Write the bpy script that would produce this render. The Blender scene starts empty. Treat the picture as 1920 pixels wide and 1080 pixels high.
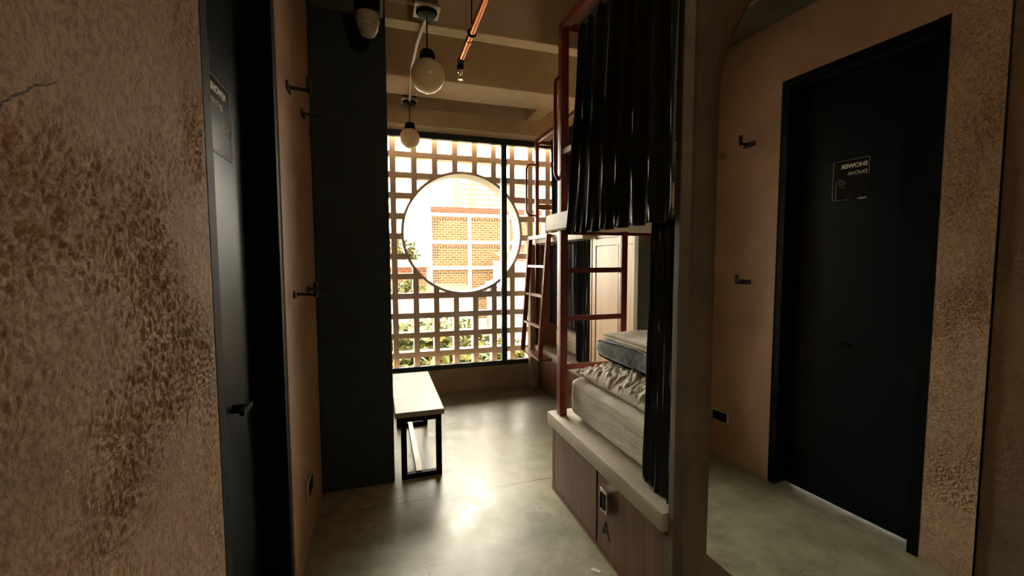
import bpy, bmesh, math, random
from mathutils import Vector, Matrix
random.seed(7)
S = bpy.context.scene
COL = S.collection

# ------------------------------------------------------------------ camera
cam_d = bpy.data.cameras.new('camera'); cam = bpy.data.objects.new('camera', cam_d)
COL.objects.link(cam); S.camera = cam
F_PX, YAW, PITCH, ROLL, CAM_H = 784.73, .3055, .0652, .0027, 1.2
cam_d.sensor_fit = 'HORIZONTAL'; cam_d.sensor_width = 36; cam_d.lens = F_PX / 1920 * 36
cam_d.clip_start = .02; cam_d.clip_end = 2000
fw = Vector((math.sin(YAW) * math.cos(PITCH), math.cos(YAW) * math.cos(PITCH), -math.sin(PITCH)))
rt = Vector((math.cos(YAW), -math.sin(YAW), 0)); up = rt.cross(fw)
cr, sr = math.cos(ROLL), math.sin(ROLL)
rt2 = rt * cr - up * sr; up2 = rt * sr + up * cr
m = Matrix((rt2, up2, -fw)).transposed().to_4x4(); m.translation = (0, 0, CAM_H)
cam.matrix_world = m

# ------------------------------------------------------------------ sky, sun, exposure
W = bpy.data.worlds.new('sky'); S.world = W; W.use_nodes = True
bg = W.node_tree.nodes['Background']
# overcast sky, brightest where the sun stands behind the cloud beyond the window
wt = W.node_tree; tc = wt.nodes.new('ShaderNodeTexCoord'); dt = wt.nodes.new('ShaderNodeVectorMath'); dt.operation = 'DOT_PRODUCT'
dt.inputs[1].default_value = Vector((.12, .93, .34)).normalized(); wt.links.new(tc.outputs['Generated'], dt.inputs[0])
rm = wt.nodes.new('ShaderNodeMapRange'); rm.inputs['From Min'].default_value = -.6; rm.inputs['From Max'].default_value = 1
rm.inputs['To Min'].default_value = 4.5; rm.inputs['To Max'].default_value = 18.0; wt.links.new(dt.outputs['Value'], rm.inputs['Value'])
bg.inputs[0].default_value = (1.0, .91, .75, 1); wt.links.new(rm.outputs[0], bg.inputs[1])
sun_d = bpy.data.lights.new('sun', 'SUN'); sun_d.energy = 5; sun_d.angle = .02; sun_d.color = (1, .93, .80)
sun = bpy.data.objects.new('sun', sun_d); COL.objects.link(sun)
sun.rotation_euler = Vector((.45, .75, -.75)).to_track_quat('-Z', 'Y').to_euler()
S.view_settings.view_transform = 'Standard'; S.view_settings.look = 'None'
S.view_settings.gamma = 1; S.view_settings.use_curve_mapping = False
S.view_settings.exposure = 0.85
cy = S.cycles
cy.max_bounces = 10; cy.diffuse_bounces = 6; cy.glossy_bounces = 6; cy.transparent_max_bounces = 16
cy.sample_clamp_indirect = 6; cy.blur_glossy = .5; cy.caustics_reflective = False; cy.caustics_refractive = False
cy.use_denoising = True
try: cy.denoiser = 'OPENIMAGEDENOISE'
except Exception: pass

# ------------------------------------------------------------------ materials
def L(c): return tuple(((x / 255) / 12.92 if x / 255 <= .04045 else ((x / 255 + .055) / 1.055) ** 2.4) for x in c) + (1,)

class NT:
    def __init__(s, name):
        s.m = bpy.data.materials.new(name); s.m.use_nodes = True
        s.t = s.m.node_tree; s.b = s.t.nodes['Principled BSDF']
    def n(s, k, **kw):
        o = s.t.nodes.new(k)
        for a, v in kw.items():
            if a in o.inputs.keys() if hasattr(o.inputs, 'keys') else False: o.inputs[a].default_value = v
            else: setattr(o, a, v)
        return o
    def l(s, a, b): s.t.links.new(a, b)
    def coord(s, scale=(1, 1, 1)):
        c = s.n('ShaderNodeNewGeometry'); mp = s.n('ShaderNodeMapping'); mp.inputs['Scale'].default_value = scale
        s.l(c.outputs['Position'], mp.inputs[0]); return mp.outputs[0]
    def noise(s, vec, scale, detail=4, rough=.5, dist=0):
        o = s.n('ShaderNodeTexNoise'); o.inputs['Scale'].default_value = scale; o.inputs['Detail'].default_value = detail
        o.inputs['Roughness'].default_value = rough; o.inputs['Distortion'].default_value = dist
        s.l(vec, o.inputs['Vector']); return o.outputs['Fac']
    def ramp(s, fac, stops):
        o = s.n('ShaderNodeValToRGB'); e = o.color_ramp.elements
        e[0].position, e[0].color = stops[0][0], stops[0][1]; e[1].position, e[1].color = stops[-1][0], stops[-1][1]
        for p, c in stops[1:-1]: q = e.new(p); q.color = c
        s.l(fac, o.inputs[0]); return o.outputs[0]
    def math(s, op, a, b=None, c=None):
        o = s.n('ShaderNodeMath'); o.operation = op
        for i, v in enumerate((a, b, c)):
            if v is None: continue
            if isinstance(v, (int, float)): o.inputs[i].default_value = v
            else: s.l(v, o.inputs[i])
        return o.outputs[0]
    def mix(s, fac, a, b):
        o = s.n('ShaderNodeMix'); o.data_type = 'RGBA'
        if isinstance(fac, (int, float)): o.inputs[0].default_value = fac
        else: s.l(fac, o.inputs[0])
        for i, v in ((6, a), (7, b)):
            if isinstance(v, tuple): o.inputs[i].default_value = v
            else: s.l(v, o.inputs[i])
        return o.outputs[2]
    def bump(s, h, strength=.3, dist=.01, prev=None):
        o = s.n('ShaderNodeBump'); o.inputs['Strength'].default_value = strength; o.inputs['Distance'].default_value = dist
        s.l(h, o.inputs['Height'])
        if prev is not None: s.l(prev, o.inputs['Normal'])
        return o.outputs[0]
    def base(s, v):
        if isinstance(v, tuple): s.b.inputs['Base Color'].default_value = v
        else: s.l(v, s.b.inputs['Base Color'])
    def rough(s, v):
        if isinstance(v, (int, float)): s.b.inputs['Roughness'].default_value = v
        else: s.l(v, s.b.inputs['Roughness'])
    def norm(s, v): s.l(v, s.b.inputs['Normal'])

def plain(name, c, rough=.5, metal=0, bumpy=0, bscale=60, spec=.5, coat=0):
    t = NT(name); v = t.coord()
    f = t.noise(v, bscale * .4, 3)
    a = tuple(x * .88 for x in c[:3]) + (1,); b = tuple(min(1, x * 1.1) for x in c[:3]) + (1,)
    t.base(t.ramp(f, [(.3, a), (.7, b)])); t.rough(rough)
    t.b.inputs['Metallic'].default_value = metal; t.b.inputs['Specular IOR Level'].default_value = spec
    if coat: t.b.inputs['Coat Weight'].default_value = coat; t.b.inputs['Coat Roughness'].default_value = .1
    if bumpy: t.norm(t.bump(t.noise(v, bscale, 5), bumpy, .004))
    return t.m

def concrete(name, a, b, rough=.75, bump=.25, scale=3.0, fine=90, stretch=(1, 1, 1)):
    t = NT(name); v = t.coord(stretch)
    n1 = t.noise(v, scale, 8, .62, .4); n2 = t.noise(v, fine, 5, .6)
    c = t.ramp(n1, [(.32, a), (.68, b)])
    c2 = t.mix(t.math('MULTIPLY', t.ramp(t.noise(v, scale * 4, 6, .7), [(.5, (0, 0, 0, 1)), (.8, (1, 1, 1, 1))]), .35), c, tuple(x * .6 for x in a[:3]) + (1,))
    t.base(c2); t.rough(rough)
    t.norm(t.bump(t.math('ADD', t.math('MULTIPLY', n1, .6), t.math('MULTIPLY', n2, .4)), bump, .006)); return t.m

def stucco():
    # trowelled plaster: short ridges, torn patches and smoother rubbed areas
    t = NT('rough_plaster'); v = t.coord()
    warp = t.n('ShaderNodeVectorMath'); warp.operation = 'ADD'
    nz = t.n('ShaderNodeTexNoise'); nz.inputs['Scale'].default_value = 9; nz.inputs['Detail'].default_value = 3; t.l(v, nz.inputs['Vector'])
    sc = t.n('ShaderNodeVectorMath'); sc.operation = 'SCALE'; sc.inputs['Scale'].default_value = .09
    t.l(nz.outputs['Color'], sc.inputs[0]); t.l(v, warp.inputs[0]); t.l(sc.outputs[0], warp.inputs[1])
    mp = t.n('ShaderNodeMapping'); mp.inputs['Scale'].default_value = (1, 1.35, .8); mp.inputs['Rotation'].default_value = (.5, 0, 0)
    t.l(warp.outputs[0], mp.inputs[0]); w = mp.outputs[0]
    ridg = t.noise(w, 95, 8, .72, .15)
    ridg = t.math('ABSOLUTE', t.math('SUBTRACT', ridg, .5))
    coarse = t.noise(w, 34, 6, .7, .1); fine = t.noise(v, 420, 3, .6)
    patch = t.ramp(t.noise(v, 4.2, 4, .6), [(.36, (.25, .25, .25, 1)), (.58, (1, 1, 1, 1))])
    h = t.math('ADD', t.math('MULTIPLY', ridg, -2.1), t.math('ADD', t.math('MULTIPLY', coarse, .9), t.math('MULTIPLY', fine, .10)))
    h = t.math('MULTIPLY', h, patch)
    pits = t.ramp(ridg, [(.0, (.45, .45, .45, 1)), (.07, (1, 1, 1, 1))])
    col = t.ramp(t.noise(v, 3.1, 6, .65, .4), [(.3, (.46, .30, .18, 1)), (.7, (.66, .46, .29, 1))])
    dirt = t.ramp(t.noise(w, 110, 8, .8, .1), [(.42, (.38, .31, .27, 1)), (.54, (1, 1, 1, 1))])
    mul = t.n('ShaderNodeMix'); mul.data_type = 'RGBA'; mul.blend_type = 'MULTIPLY'; mul.inputs[0].default_value = .75
    t.l(col, mul.inputs[6]); t.l(dirt, mul.inputs[7])
    # a long hairline crack
    xyz = t.n('ShaderNodeSeparateXYZ'); t.l(v, xyz.inputs[0])
    wob = t.math('MULTIPLY', t.math('SUBTRACT', t.noise(v, 14, 4, .6), .5), .05)
    cz = t.math('ABSOLUTE', t.math('ADD', t.math('SUBTRACT', xyz.outputs[2], 1.3450), t.math('ADD', wob, t.math('MULTIPLY', t.math('SUBTRACT', xyz.outputs[1], 0.4860), -0.5072))))
    line = t.math('MULTIPLY', t.math('LESS_THAN', cz, .0011), t.math('LESS_THAN', xyz.outputs[1], 0.555))
    t.base(t.mix(line, mul.outputs[2], (.09, .06, .04, 1))); t.rough(.62)
    t.norm(t.bump(t.math('SUBTRACT', h, t.math('MULTIPLY', line, .6)), .8, .006)); return t.m

def floor_mat():
    t = NT('polished_concrete'); v = t.coord()
    big = t.noise(v, 1.6, 7, .62, .8); mid = t.noise(v, 7, 8, .68, .35)
    c = t.ramp(t.math('ADD', t.math('MULTIPLY', big, .5), t.math('MULTIPLY', mid, .5)),
               [(.36, (.155, .155, .105, 1)), (.5, (.29, .285, .195, 1)), (.64, (.44, .43, .30, 1))])
    xyz = t.n('ShaderNodeSeparateXYZ'); t.l(v, xyz.inputs[0])
    j = t.math('LESS_THAN', t.math('ABSOLUTE', t.math('SUBTRACT', xyz.outputs[1], 2.078)), .0028)
    # hairline cracks: contour lines of a warped noise, only in parts of the floor
    cn = t.noise(v, 1.7, 3, .5, 1.5)
    cl = t.math('LESS_THAN', t.math('ABSOLUTE', t.math('SUBTRACT', cn, .5)), .0016)
    cl = t.math('MULTIPLY', cl, t.math('GREATER_THAN', t.noise(v, 1.1, 2), .50))
    sp = t.math('GREATER_THAN', t.noise(v, 55, 1, .3), .79)
    c = t.mix(t.math('MULTIPLY', cl, .55), c, (.09, .08, .055, 1))
    c = t.mix(t.math('MULTIPLY', sp, .7), c, (.06, .055, .04, 1))
    t.base(t.mix(t.math('MULTIPLY', j, .85), c, (.05, .045, .03, 1)))
    t.rough(t.ramp(mid, [(.3, (.27, .27, .27, 1)), (.7, (.44, .44, .44, 1))]))
    t.b.inputs['Specular IOR Level'].default_value = .45
    t.norm(t.bump(t.math('SUBTRACT', t.math('ADD', t.math('MULTIPLY', mid, .4), t.math('MULTIPLY', big, .8)), t.math('MULTIPLY', j, .5)), .10, .02)); return t.m

def wood(name, a, b, scale=1.0, rough=.42, bump=.08):
    t = NT(name); v = t.coord((28 * scale, 28 * scale, 1.6 * scale))
    g = t.noise(v, 1.0, 8, .62, .7); v2 = t.coord((160, 160, 5)); f = t.noise(v2, 1, 3)
    t.base(t.ramp(t.math('ADD', t.math('MULTIPLY', g, .75), t.math('MULTIPLY', f, .25)), [(.34, a), (.52, tuple((x + y) / 2 for x, y in zip(a, b))), (.68, b)]))
    t.rough(rough); t.norm(t.bump(f, bump, .002)); return t.m

def fabric(name, a, b, scale=260, rough=.9, sheen=.3, bump=.25, wrinkle=0, wscale=(6, 6, 6), tint=(1, 1, 1, 1)):
    t = NT(name); v = t.coord()
    w = t.noise(v, scale, 2); t.base(t.ramp(t.noise(v, 9, 5), [(.35, a), (.65, b)])); t.rough(rough)
    t.b.inputs['Sheen Weight'].default_value = sheen; t.b.inputs['Sheen Roughness'].default_value = .35
    t.b.inputs['Sheen Tint'].default_value = tint
    nn = t.bump(w, bump, .0015)
    if wrinkle: nn = t.bump(t.noise(t.coord(wscale), 1, 4, .55, 1.2), wrinkle, .02, nn)
    t.norm(nn); return t.m

M = {}
M['stucco'] = stucco()
M['plaster'] = concrete('smooth_plaster', (.36, .225, .14, 1), (.50, .32, .20, 1), .7, .22, 2.2, 120)
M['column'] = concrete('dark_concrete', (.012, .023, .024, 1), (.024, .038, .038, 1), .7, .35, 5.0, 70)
M['ceil'] = concrete('board_marked_concrete', (.34, .28, .21, 1), (.50, .42, .32, 1), .8, .35, 3.4, 60, (.6, 1, 1))
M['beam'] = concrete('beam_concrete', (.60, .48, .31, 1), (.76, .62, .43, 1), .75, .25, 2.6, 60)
M['pillar'] = concrete('pillar_concrete', (.20, .16, .11, 1), (.32, .26, .185, 1), .75, 1.0, 4.0, 60)
M['slab'] = concrete('cast_bench_concrete', (.44, .40, .31, 1), (.60, .56, .45, 1), .55, .2, 5, 140)
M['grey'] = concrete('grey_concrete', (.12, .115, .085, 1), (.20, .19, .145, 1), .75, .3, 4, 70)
M['floor'] = floor_mat()
M['black'] = plain('black_steel', (.0012, .002, .002, 1), .55, 0, .05, 60, .12)
M['doorblack'] = plain('black_door_paint', (.0015, .007, .0085, 1), .32, 0, .03, 30, .22)
M['teal'] = plain('dark_teal_aluminium', (.010, .030, .036, 1), .35, .2)
M['red'] = plain('oxide_red_paint', (.20, .030, .010, 1), .34, 0, .03, 40, .4, 0)
M['hookblack'] = plain('matt_black_metal', (.008, .007, .007, 1), .5)
M['steel'] = plain('chrome', (.7, .68, .62, 1), .16, 1)
M['steelb'] = plain('brushed_steel', (.30, .28, .24, 1), .42, 1)
M['copper'] = plain('copper_pipe', (.40, .13, .055, 1), .20, 1)
t = NT('opal_glass'); t.base((.80, .70, .52, 1)); t.rough(.14); t.b.inputs['Subsurface Weight'].default_value = 1
t.b.inputs['Subsurface Radius'].default_value = (1, .9, .7); t.b.inputs['Subsurface Scale'].default_value = .12; M['opal'] = t.m
M['white'] = plain('white_plastic', (.55, .51, .42, 1), .45)
M['cream'] = plain('cream_plastic', (.42, .37, .28, 1), .4)
M['wood'] = wood('walnut_board', (.075, .032, .016, 1), (.24, .11, .055, 1))
M['woodl'] = wood('oak_veneer', (.40, .24, .13, 1), (.58, .38, .22, 1), .8)
M['woodt'] = plain('pale_varnished_top', (.30, .27, .21, 1), .45, 0, .03, 20, .25)
M['curtain'] = fabric('navy_velvet', (.0010, .0055, .0070, 1), (.0022, .010, .012, 1), 300, .5, .35, .1, 0, (6, 6, 6), (.85, .95, .80, 1))
M['navy'] = fabric('navy_curtain', (.010, .013, .022, 1), (.02, .026, .040, 1), 300, .7, .25, .15)
M['sheet'] = fabric('white_sheet', (.58, .55, .46, 1), (.70, .66, .56, 1), 300, .85, .2, .1, .8, (3, 3.5, 34))
M['pillow'] = fabric('white_pillowcase', (.72, .68, .56, 1), (.82, .78, .67, 1), 300, .85, .2, .1, .8, (26, 14, 10))
M['fleece'] = fabric('blue_grey_fleece', (.045, .056, .056, 1), (.15, .165, .15, 1), 160, .95, .5, .5, .5, (9, 9, 9))
M['creamcloth'] = fabric('cream_blanket', (.62, .52, .38, 1), (.76, .67, .52, 1), 120, .9, .35, .5, .4, (12, 12, 20))
M['block'] = concrete('terracotta_block', (.60, .43, .31, 1), (.76, .56, .42, 1), .8, .25, 5, 80)
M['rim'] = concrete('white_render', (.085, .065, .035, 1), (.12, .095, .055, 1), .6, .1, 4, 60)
M['signw'] = plain('white_vinyl', (.80, .76, .66, 1), .5)
M['signb'] = plain('black_sign_board', (.003, .004, .004, 1), .26, 0, 0, 5, .25)

t = NT('mirror_silver'); t.base((.86, .88, .86, 1)); t.b.inputs['Metallic'].default_value = 1; t.rough(.012); M['mirror'] = t.m
t = NT('window_glass'); tr = t.n('ShaderNodeBsdfTransparent'); gl = t.n('ShaderNodeBsdfGlossy'); gl.inputs['Roughness'].default_value = .02
tr.inputs[0].default_value = (.97, .98, .97, 1)
fr = t.n('ShaderNodeFresnel'); fr.inputs[0].default_value = 1.45; mx = t.n('ShaderNodeMixShader')
t.l(fr.outputs[0], mx.inputs[0]); t.l(tr.outputs[0], mx.inputs[1]); t.l(gl.outputs[0], mx.inputs[2])
t.l(mx.outputs[0], t.t.nodes['Material Output'].inputs['Surface']); M['glass'] = t.m

def brick(name, c1, c2, mortar, w, h, msize=.02):
    t = NT(name); c = t.n('ShaderNodeNewGeometry'); x = t.n('ShaderNodeSeparateXYZ'); t.l(c.outputs['Position'], x.inputs[0])
    cb = t.n('ShaderNodeCombineXYZ'); t.l(t.math('ADD', x.outputs[0], x.outputs[1]), cb.inputs[0]); t.l(x.outputs[2], cb.inputs[1])
    b = t.n('ShaderNodeTexBrick'); t.l(cb.outputs[0], b.inputs['Vector'])
    b.inputs['Color1'].default_value = c1; b.inputs['Color2'].default_value = c2; b.inputs['Mortar'].default_value = mortar
    b.inputs['Scale'].default_value = 1; b.inputs['Brick Width'].default_value = w; b.inputs['Row Height'].default_value = h
    b.inputs['Mortar Size'].default_value = msize; b.inputs['Bias'].default_value = -.1
    t.base(b.outputs['Color']); t.rough(.9); return t.m
M['brick'] = brick('orange_brick', (.16, .062, .018, 1), (.085, .029, .009, 1), (.20, .14, .075, 1), .62, .24, .045)
def perforated(name, corner):
    t = NT(name); c = t.n('ShaderNodeNewGeometry'); x = t.n('ShaderNodeSeparateXYZ'); t.l(c.outputs['Position'], x.inputs[0])
    cb = t.n('ShaderNodeCombineXYZ'); t.l(x.outputs[0], cb.inputs[0]); t.l(x.outputs[2], cb.inputs[1])
    b = t.n('ShaderNodeTexBrick'); t.l(cb.outputs[0], b.inputs['Vector'])
    b.inputs['Color1'].default_value = (.165, .062, .018, 1); b.inputs['Color2'].default_value = (.085, .029, .009, 1); b.inputs['Mortar'].default_value = (.20, .14, .075, 1)
    b.inputs['Scale'].default_value = 1; b.inputs['Brick Width'].default_value = .62; b.inputs['Row Height'].default_value = .24; b.inputs['Mortar Size'].default_value = .045
    tc_ = t.n('ShaderNodeTexCoord'); o_ = t.n('ShaderNodeSeparateXYZ'); t.l(tc_.outputs['Object'], o_.inputs[0])
    X_, D_ = o_.outputs[0], t.math('MULTIPLY', o_.outputs[2], -1)
    def cell(v): return t.math('LESS_THAN', t.math('MODULO', v, .27), .14)
    row = t.math('MULTIPLY', cell(D_), t.math('MULTIPLY', cell(X_), t.math('LESS_THAN', D_, .42)))
    if corner:
        r2 = t.math('MULTIPLY', cell(D_), t.math('MULTIPLY', cell(X_), t.math('MULTIPLY', t.math('LESS_THAN', D_, 1.45), t.math('LESS_THAN', X_, .78))))
        row = t.math('MAXIMUM', row, r2)
    row = t.math('MULTIPLY', row, t.math('GREATER_THAN', D_, .14))
    t.base(t.mix(row, b.outputs['Color'], (.012, .008, .006, 1))); t.rough(.9); return t.m
M['brickp'] = perforated('perforated_orange_brick', False); M['brickc'] = perforated('perforated_corner_brick', True)
M['brickr'] = brick('red_brick', (.10, .025, .009, 1), (.06, .016, .006, 1), (.12, .07, .04, 1), .5, .2, .03)
M['rendr'] = plain('white_house_render', (.42, .40, .36, 1), .8)
M['tower'] = plain('tower_render', (.17, .13, .08, 1), .8)
M['towerw'] = plain('tower_balcony_white', (.26, .24, .20, 1), .8)
M['pane'] = plain('far_window_pane', (.16, .17, .17, 1), .3)
M['roofm'] = plain('corrugated_grey_roof', (.15, .145, .135, 1), .6)
M['tile'] = plain('clay_roof_tile', (.10, .033, .015, 1), .85, 0, .5, 3)
M['ground'] = plain('street_ground', (.74, .68, .56, 1), .9)
M['hole'] = plain('brick_void', (.03, .022, .018, 1), .9)
M['bark'] = plain('bark', (.12, .08, .05, 1), .9, 0, .6, 30)
t = NT('leaf_green'); oi = t.n('ShaderNodeNewGeometry'); t.base(t.ramp(oi.outputs['Random Per Island'], [(.0, (.010, .018, .002, 1)), (.5, (.055, .060, .004, 1)), (1.0, (.16, .13, .012, 1))])); t.rough(.55)
t.b.inputs['Subsurface Weight'].default_value = 0; M['leaf'] = t.m

# ------------------------------------------------------------------ mesh helpers
def BM(): return bmesh.new()
def box(bm, x0, x1, y0, y1, z0, z1, bev=0, seg=2):
    r = bmesh.ops.create_cube(bm, size=1); vs = r['verts']
    for v in vs:
        v.co = Vector((x0 + (v.co.x + .5) * (x1 - x0), y0 + (v.co.y + .5) * (y1 - y0), z0 + (v.co.z + .5) * (z1 - z0)))
    if bev:
        es = list({e for v in vs for e in v.link_edges})
        bmesh.ops.bevel(bm, geom=es, offset=bev, segments=seg, profile=.7, affect='EDGES')
    return bm
def bar(bm, a, b, w, d=None, bev=.003, upv=Vector((0, 0, 1))):
    """square tube from a to b"""
    d = d or w; a, b = Vector(a), Vector(b); ax = (b - a).normalized()
    if abs(ax.dot(upv)) > .95: upv = Vector((0, 1, 0))
    s = ax.cross(upv).normalized(); u = s.cross(ax).normalized()
    r = bmesh.ops.create_cube(bm, size=1); vs = r['verts']; Ln = (b - a).length
    for v in vs: v.co = a + ax * ((v.co.z + .5) * Ln) + s * (v.co.x * w) + u * (v.co.y * d)
    if bev: bmesh.ops.bevel(bm, geom=list({e for v in vs for e in v.link_edges}), offset=bev, segments=2, affect='EDGES')
    return bm
def tube(bm, pts, r, n=10, closed=False):
    pts = [Vector(p) for p in pts]; rings = []
    for i, p in enumerate(pts):
        a = pts[i - 1] if i else (pts[-1] if closed else p); b = pts[(i + 1) % len(pts)] if (i < len(pts) - 1 or closed) else p
        t_ = (b - a).normalized(); ref = Vector((0, 0, 1)) if abs(t_.z) < .9 else Vector((1, 0, 0))
        s = t_.cross(ref).normalized(); u = s.cross(t_)
        if rings and (s.dot(rings[-1][1]) < 0): s, u = -s, -u
        rr = r[i] if isinstance(r, (list, tuple)) else r
        rings.append(([bm.verts.new(p + (s * math.cos(k * 2 * math.pi / n) + u * math.sin(k * 2 * math.pi / n)) * rr) for k in range(n)], s))
    R = [x[0] for x in rings]; q = len(R) if closed else len(R) - 1
    for i in range(q):
        A, B = R[i], R[(i + 1) % len(R)]
        for k in range(n): bm.faces.new((A[k], A[(k + 1) % n], B[(k + 1) % n], B[k]))
    if not closed: bm.faces.new(R[0][::-1]); bm.faces.new(R[-1])
    return bm
def lathe(bm, prof, c, n=32, axis='z'):
    """prof: (r, h) pairs"""
    R = []
    for r, h in prof:
        ring = []
        for k in range(n):
            a = 2 * math.pi * k / n
            if axis == 'z': p = Vector((r * math.cos(a), r * math.sin(a), h))
            else: p = Vector((r * math.cos(a), h, r * math.sin(a)))
            ring.append(bm.verts.new(Vector(c) + p))
        R.append(ring)
    for i in range(len(R) - 1):
        for k in range(n): bm.faces.new((R[i][k], R[i][(k + 1) % n], R[i + 1][(k + 1) % n], R[i + 1][k]))
    bm.faces.new(R[0]); bm.faces.new(R[-1])
    return bm
def prism(bm, poly, z0, z1):
    a = [bm.verts.new((x, y, z0)) for x, y in poly]; b = [bm.verts.new((x, y, z1)) for x, y in poly]; n = len(poly)
    bm.faces.new(a[::-1]); bm.faces.new(b)
    for i in range(n): bm.faces.new((a[i], a[(i + 1) % n], b[(i + 1) % n], b[i]))
    return bm
def obj(name, bm, mat, parent=None, smooth=False, angle=40):
    if len(bm.faces) < 40000: bmesh.ops.recalc_face_normals(bm, faces=bm.faces)
    me = bpy.data.meshes.new(name); bm.to_mesh(me); bm.free()
    if mat: me.materials.append(M[mat])
    if smooth:
        me.polygons.foreach_set('use_smooth', [True] * len(me.polygons))
        try: me.set_sharp_from_angle(angle=math.radians(angle))
        except Exception: pass
    o = bpy.data.objects.new(name, me); COL.objects.link(o)
    if parent:
        o.parent = parent; o.matrix_parent_inverse = parent.matrix_world.inverted()
    return o
def tag(o, label=None, cat=None, group=None, kind=None):
    if label: o['label'] = label
    if cat: o['category'] = cat
    if group: o['group'] = group
    if kind: o['kind'] = kind
    return o
def thing(name, label, cat, loc=(0, 0, 0), group=None):
    o = bpy.data.objects.new(name, None); COL.objects.link(o); o.location = loc; o.empty_display_size = .05
    o.matrix_world = Matrix.Translation(loc)
    return tag(o, label, cat, group)
def struct(name, bm, mat, parent=None, label=None, cat=None, **k):
    o = obj(name, bm, mat, parent, **k)
    if not parent: tag(o, label, cat, kind='structure')
    return o
def text_mesh(name, body, size, mat, origin, xdir, ydir, parent=None, depth=.0004, bold=0):
    cu = bpy.data.curves.new(name, 'FONT'); cu.body = body; cu.size = size; cu.extrude = depth; cu.offset = bold
    to = bpy.data.objects.new(name + '_tmp', cu); COL.objects.link(to)
    bpy.context.view_layer.update()
    me = bpy.data.meshes.new_from_object(to.evaluated_get(bpy.context.evaluated_depsgraph_get()))
    bpy.data.objects.remove(to); bpy.data.curves.remove(cu)
    xd, yd = Vector(xdir).normalized(), Vector(ydir).normalized(); zd = xd.cross(yd)
    mt = Matrix((xd, yd, zd)).transposed().to_4x4(); mt.translation = origin
    me.transform(mt); me.name = name; me.materials.clear(); me.materials.append(M[mat])
    o = bpy.data.objects.new(name, me); COL.objects.link(o)
    if parent: o.parent = parent; o.matrix_parent_inverse = parent.matrix_world.inverted()
    return o

XL = -.3087                      # left wall plane
def XM(y): return .8622 - (y - 1.2) * .0452     # mirror wall plane

# ------------------------------------------------------------------ large structure
struct('floor', box(BM(), -.9, 3.2, -2.2, 3.9, -.12, 0), 'floor', label='polished grey olive concrete floor with a straight joint line', cat='floor')
struct('ceiling', box(BM(), -.6, 3.2, -2.2, 3.9, 2.8, 2.95), 'ceil', label='raw concrete ceiling slab', cat='ceiling')
bm = BM()
box(bm, XL - .15, XL, -2.2, .943, 0, 2.8)
bm.free()
def plaster_skin():
    from mathutils import noise as N
    bm = BM(); y0, y1, z0, z1 = .25, .942, .25, 2.15; e = .0034
    box(bm, XL - .15, XL, -2.2, y0, 0, 2.8); box(bm, XL - .15, XL, y0, .943, 0, z0); box(bm, XL - .15, XL, y0, .943, z1, 2.8)
    box(bm, XL - .15, XL - .014, y0, .943, z0, z1)
    ny, nz = int((y1 - y0) / e), int((z1 - z0) / e); g = []
    for j in range(ny + 1):
        y = y0 + (y1 - y0) * j / ny; row = []
        for k in range(nz + 1):
            z = z0 + (z1 - z0) * k / nz
            p = Vector((0, y, z)); a_ = .55; wv = N.noise_vector(p * 6) * .030 + N.noise_vector(p * 21) * .006
            ca, sa = math.cos(a_), math.sin(a_)
            yy, zz = y + wv.y, z + wv.z; q = Vector((3.1, (yy * ca - zz * sa) * 104, (yy * sa + zz * ca) * 70))
            r1 = abs(N.noise(q)); r2 = N.noise(q * 2.1 + Vector((9, 2, 4))); r3 = N.noise(Vector((7, y * 26, z * 26)))
            dens = min(1, max(.12, .62 + 1.5 * N.noise(Vector((2, y * 4.5, z * 4.5)))))
            h = dens * (.0062 * (r1 - .22) + .0019 * r2) + .0012 * r3
            ed = min(1, (y1 - y) / .02, (y - y0) / .02, (z - z0) / .02, (z1 - z) / .02)
            row.append(bm.verts.new((XL + h * max(0, ed), y, z)))
        g.append(row)
    for j in range(ny):
        for k in range(nz): bm.faces.new((g[j][k], g[j + 1][k], g[j + 1][k + 1], g[j][k + 1]))
    return bm
bm = plaster_skin()
struct('wall_left', bm, 'stucco', label='rough trowelled brown plaster wall filling the left of the view', cat='wall')
bm = BM()
box(bm, XL - .15, XL, 1.584, 3.9, 0, 2.8); box(bm, XL - .15, XL, .943, 1.584, 2.11, 2.8)
struct('wall_left_inner', bm, 'plaster', label='smooth beige plaster wall around and beyond the black shower door', cat='wall')
struct('wall_back', box(BM(), -.6, 3.2, -2.35, -2.2, 0, 2.8), 'plaster', label='plaster wall behind the viewer', cat='wall')
bm = BM(); prism(bm, [(XM(-2.2), -2.2), (XM(1.02), 1.02), (1.05, 1.02), (1.15, -2.2)], 0, 2.8)
struct('wall_right', bm, 'pillar', label='rough concrete wall that carries the arched mirror', cat='wall')
bm = BM(); box(bm, .835, 2.9, 1.020, 1.048, 0, 2.8, .007, 3)
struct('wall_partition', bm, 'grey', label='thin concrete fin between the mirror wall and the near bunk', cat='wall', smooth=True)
struct('wall_right_outer', box(BM(), 2.9, 3.05, -.5, 3.9, 0, 2.8), 'grey', label='concrete wall at the head end of the bunks', cat='wall')
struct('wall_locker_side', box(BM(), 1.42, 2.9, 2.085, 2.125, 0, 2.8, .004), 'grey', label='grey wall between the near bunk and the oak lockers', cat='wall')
struct('wall_bunk_end', box(BM(), 1.335, 2.9, 3.665, 3.72, 0, 1.35, .008), 'slab', label='pale concrete end wall of the far bunk beside the window', cat='wall')
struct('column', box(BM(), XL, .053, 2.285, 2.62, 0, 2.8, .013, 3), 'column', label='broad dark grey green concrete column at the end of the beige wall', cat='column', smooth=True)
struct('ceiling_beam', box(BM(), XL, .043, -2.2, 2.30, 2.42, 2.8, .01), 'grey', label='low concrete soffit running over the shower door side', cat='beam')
bm = BM(); box(bm, XL, 2.9, 2.312, 2.402, 2.44, 2.8, .006)
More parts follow.
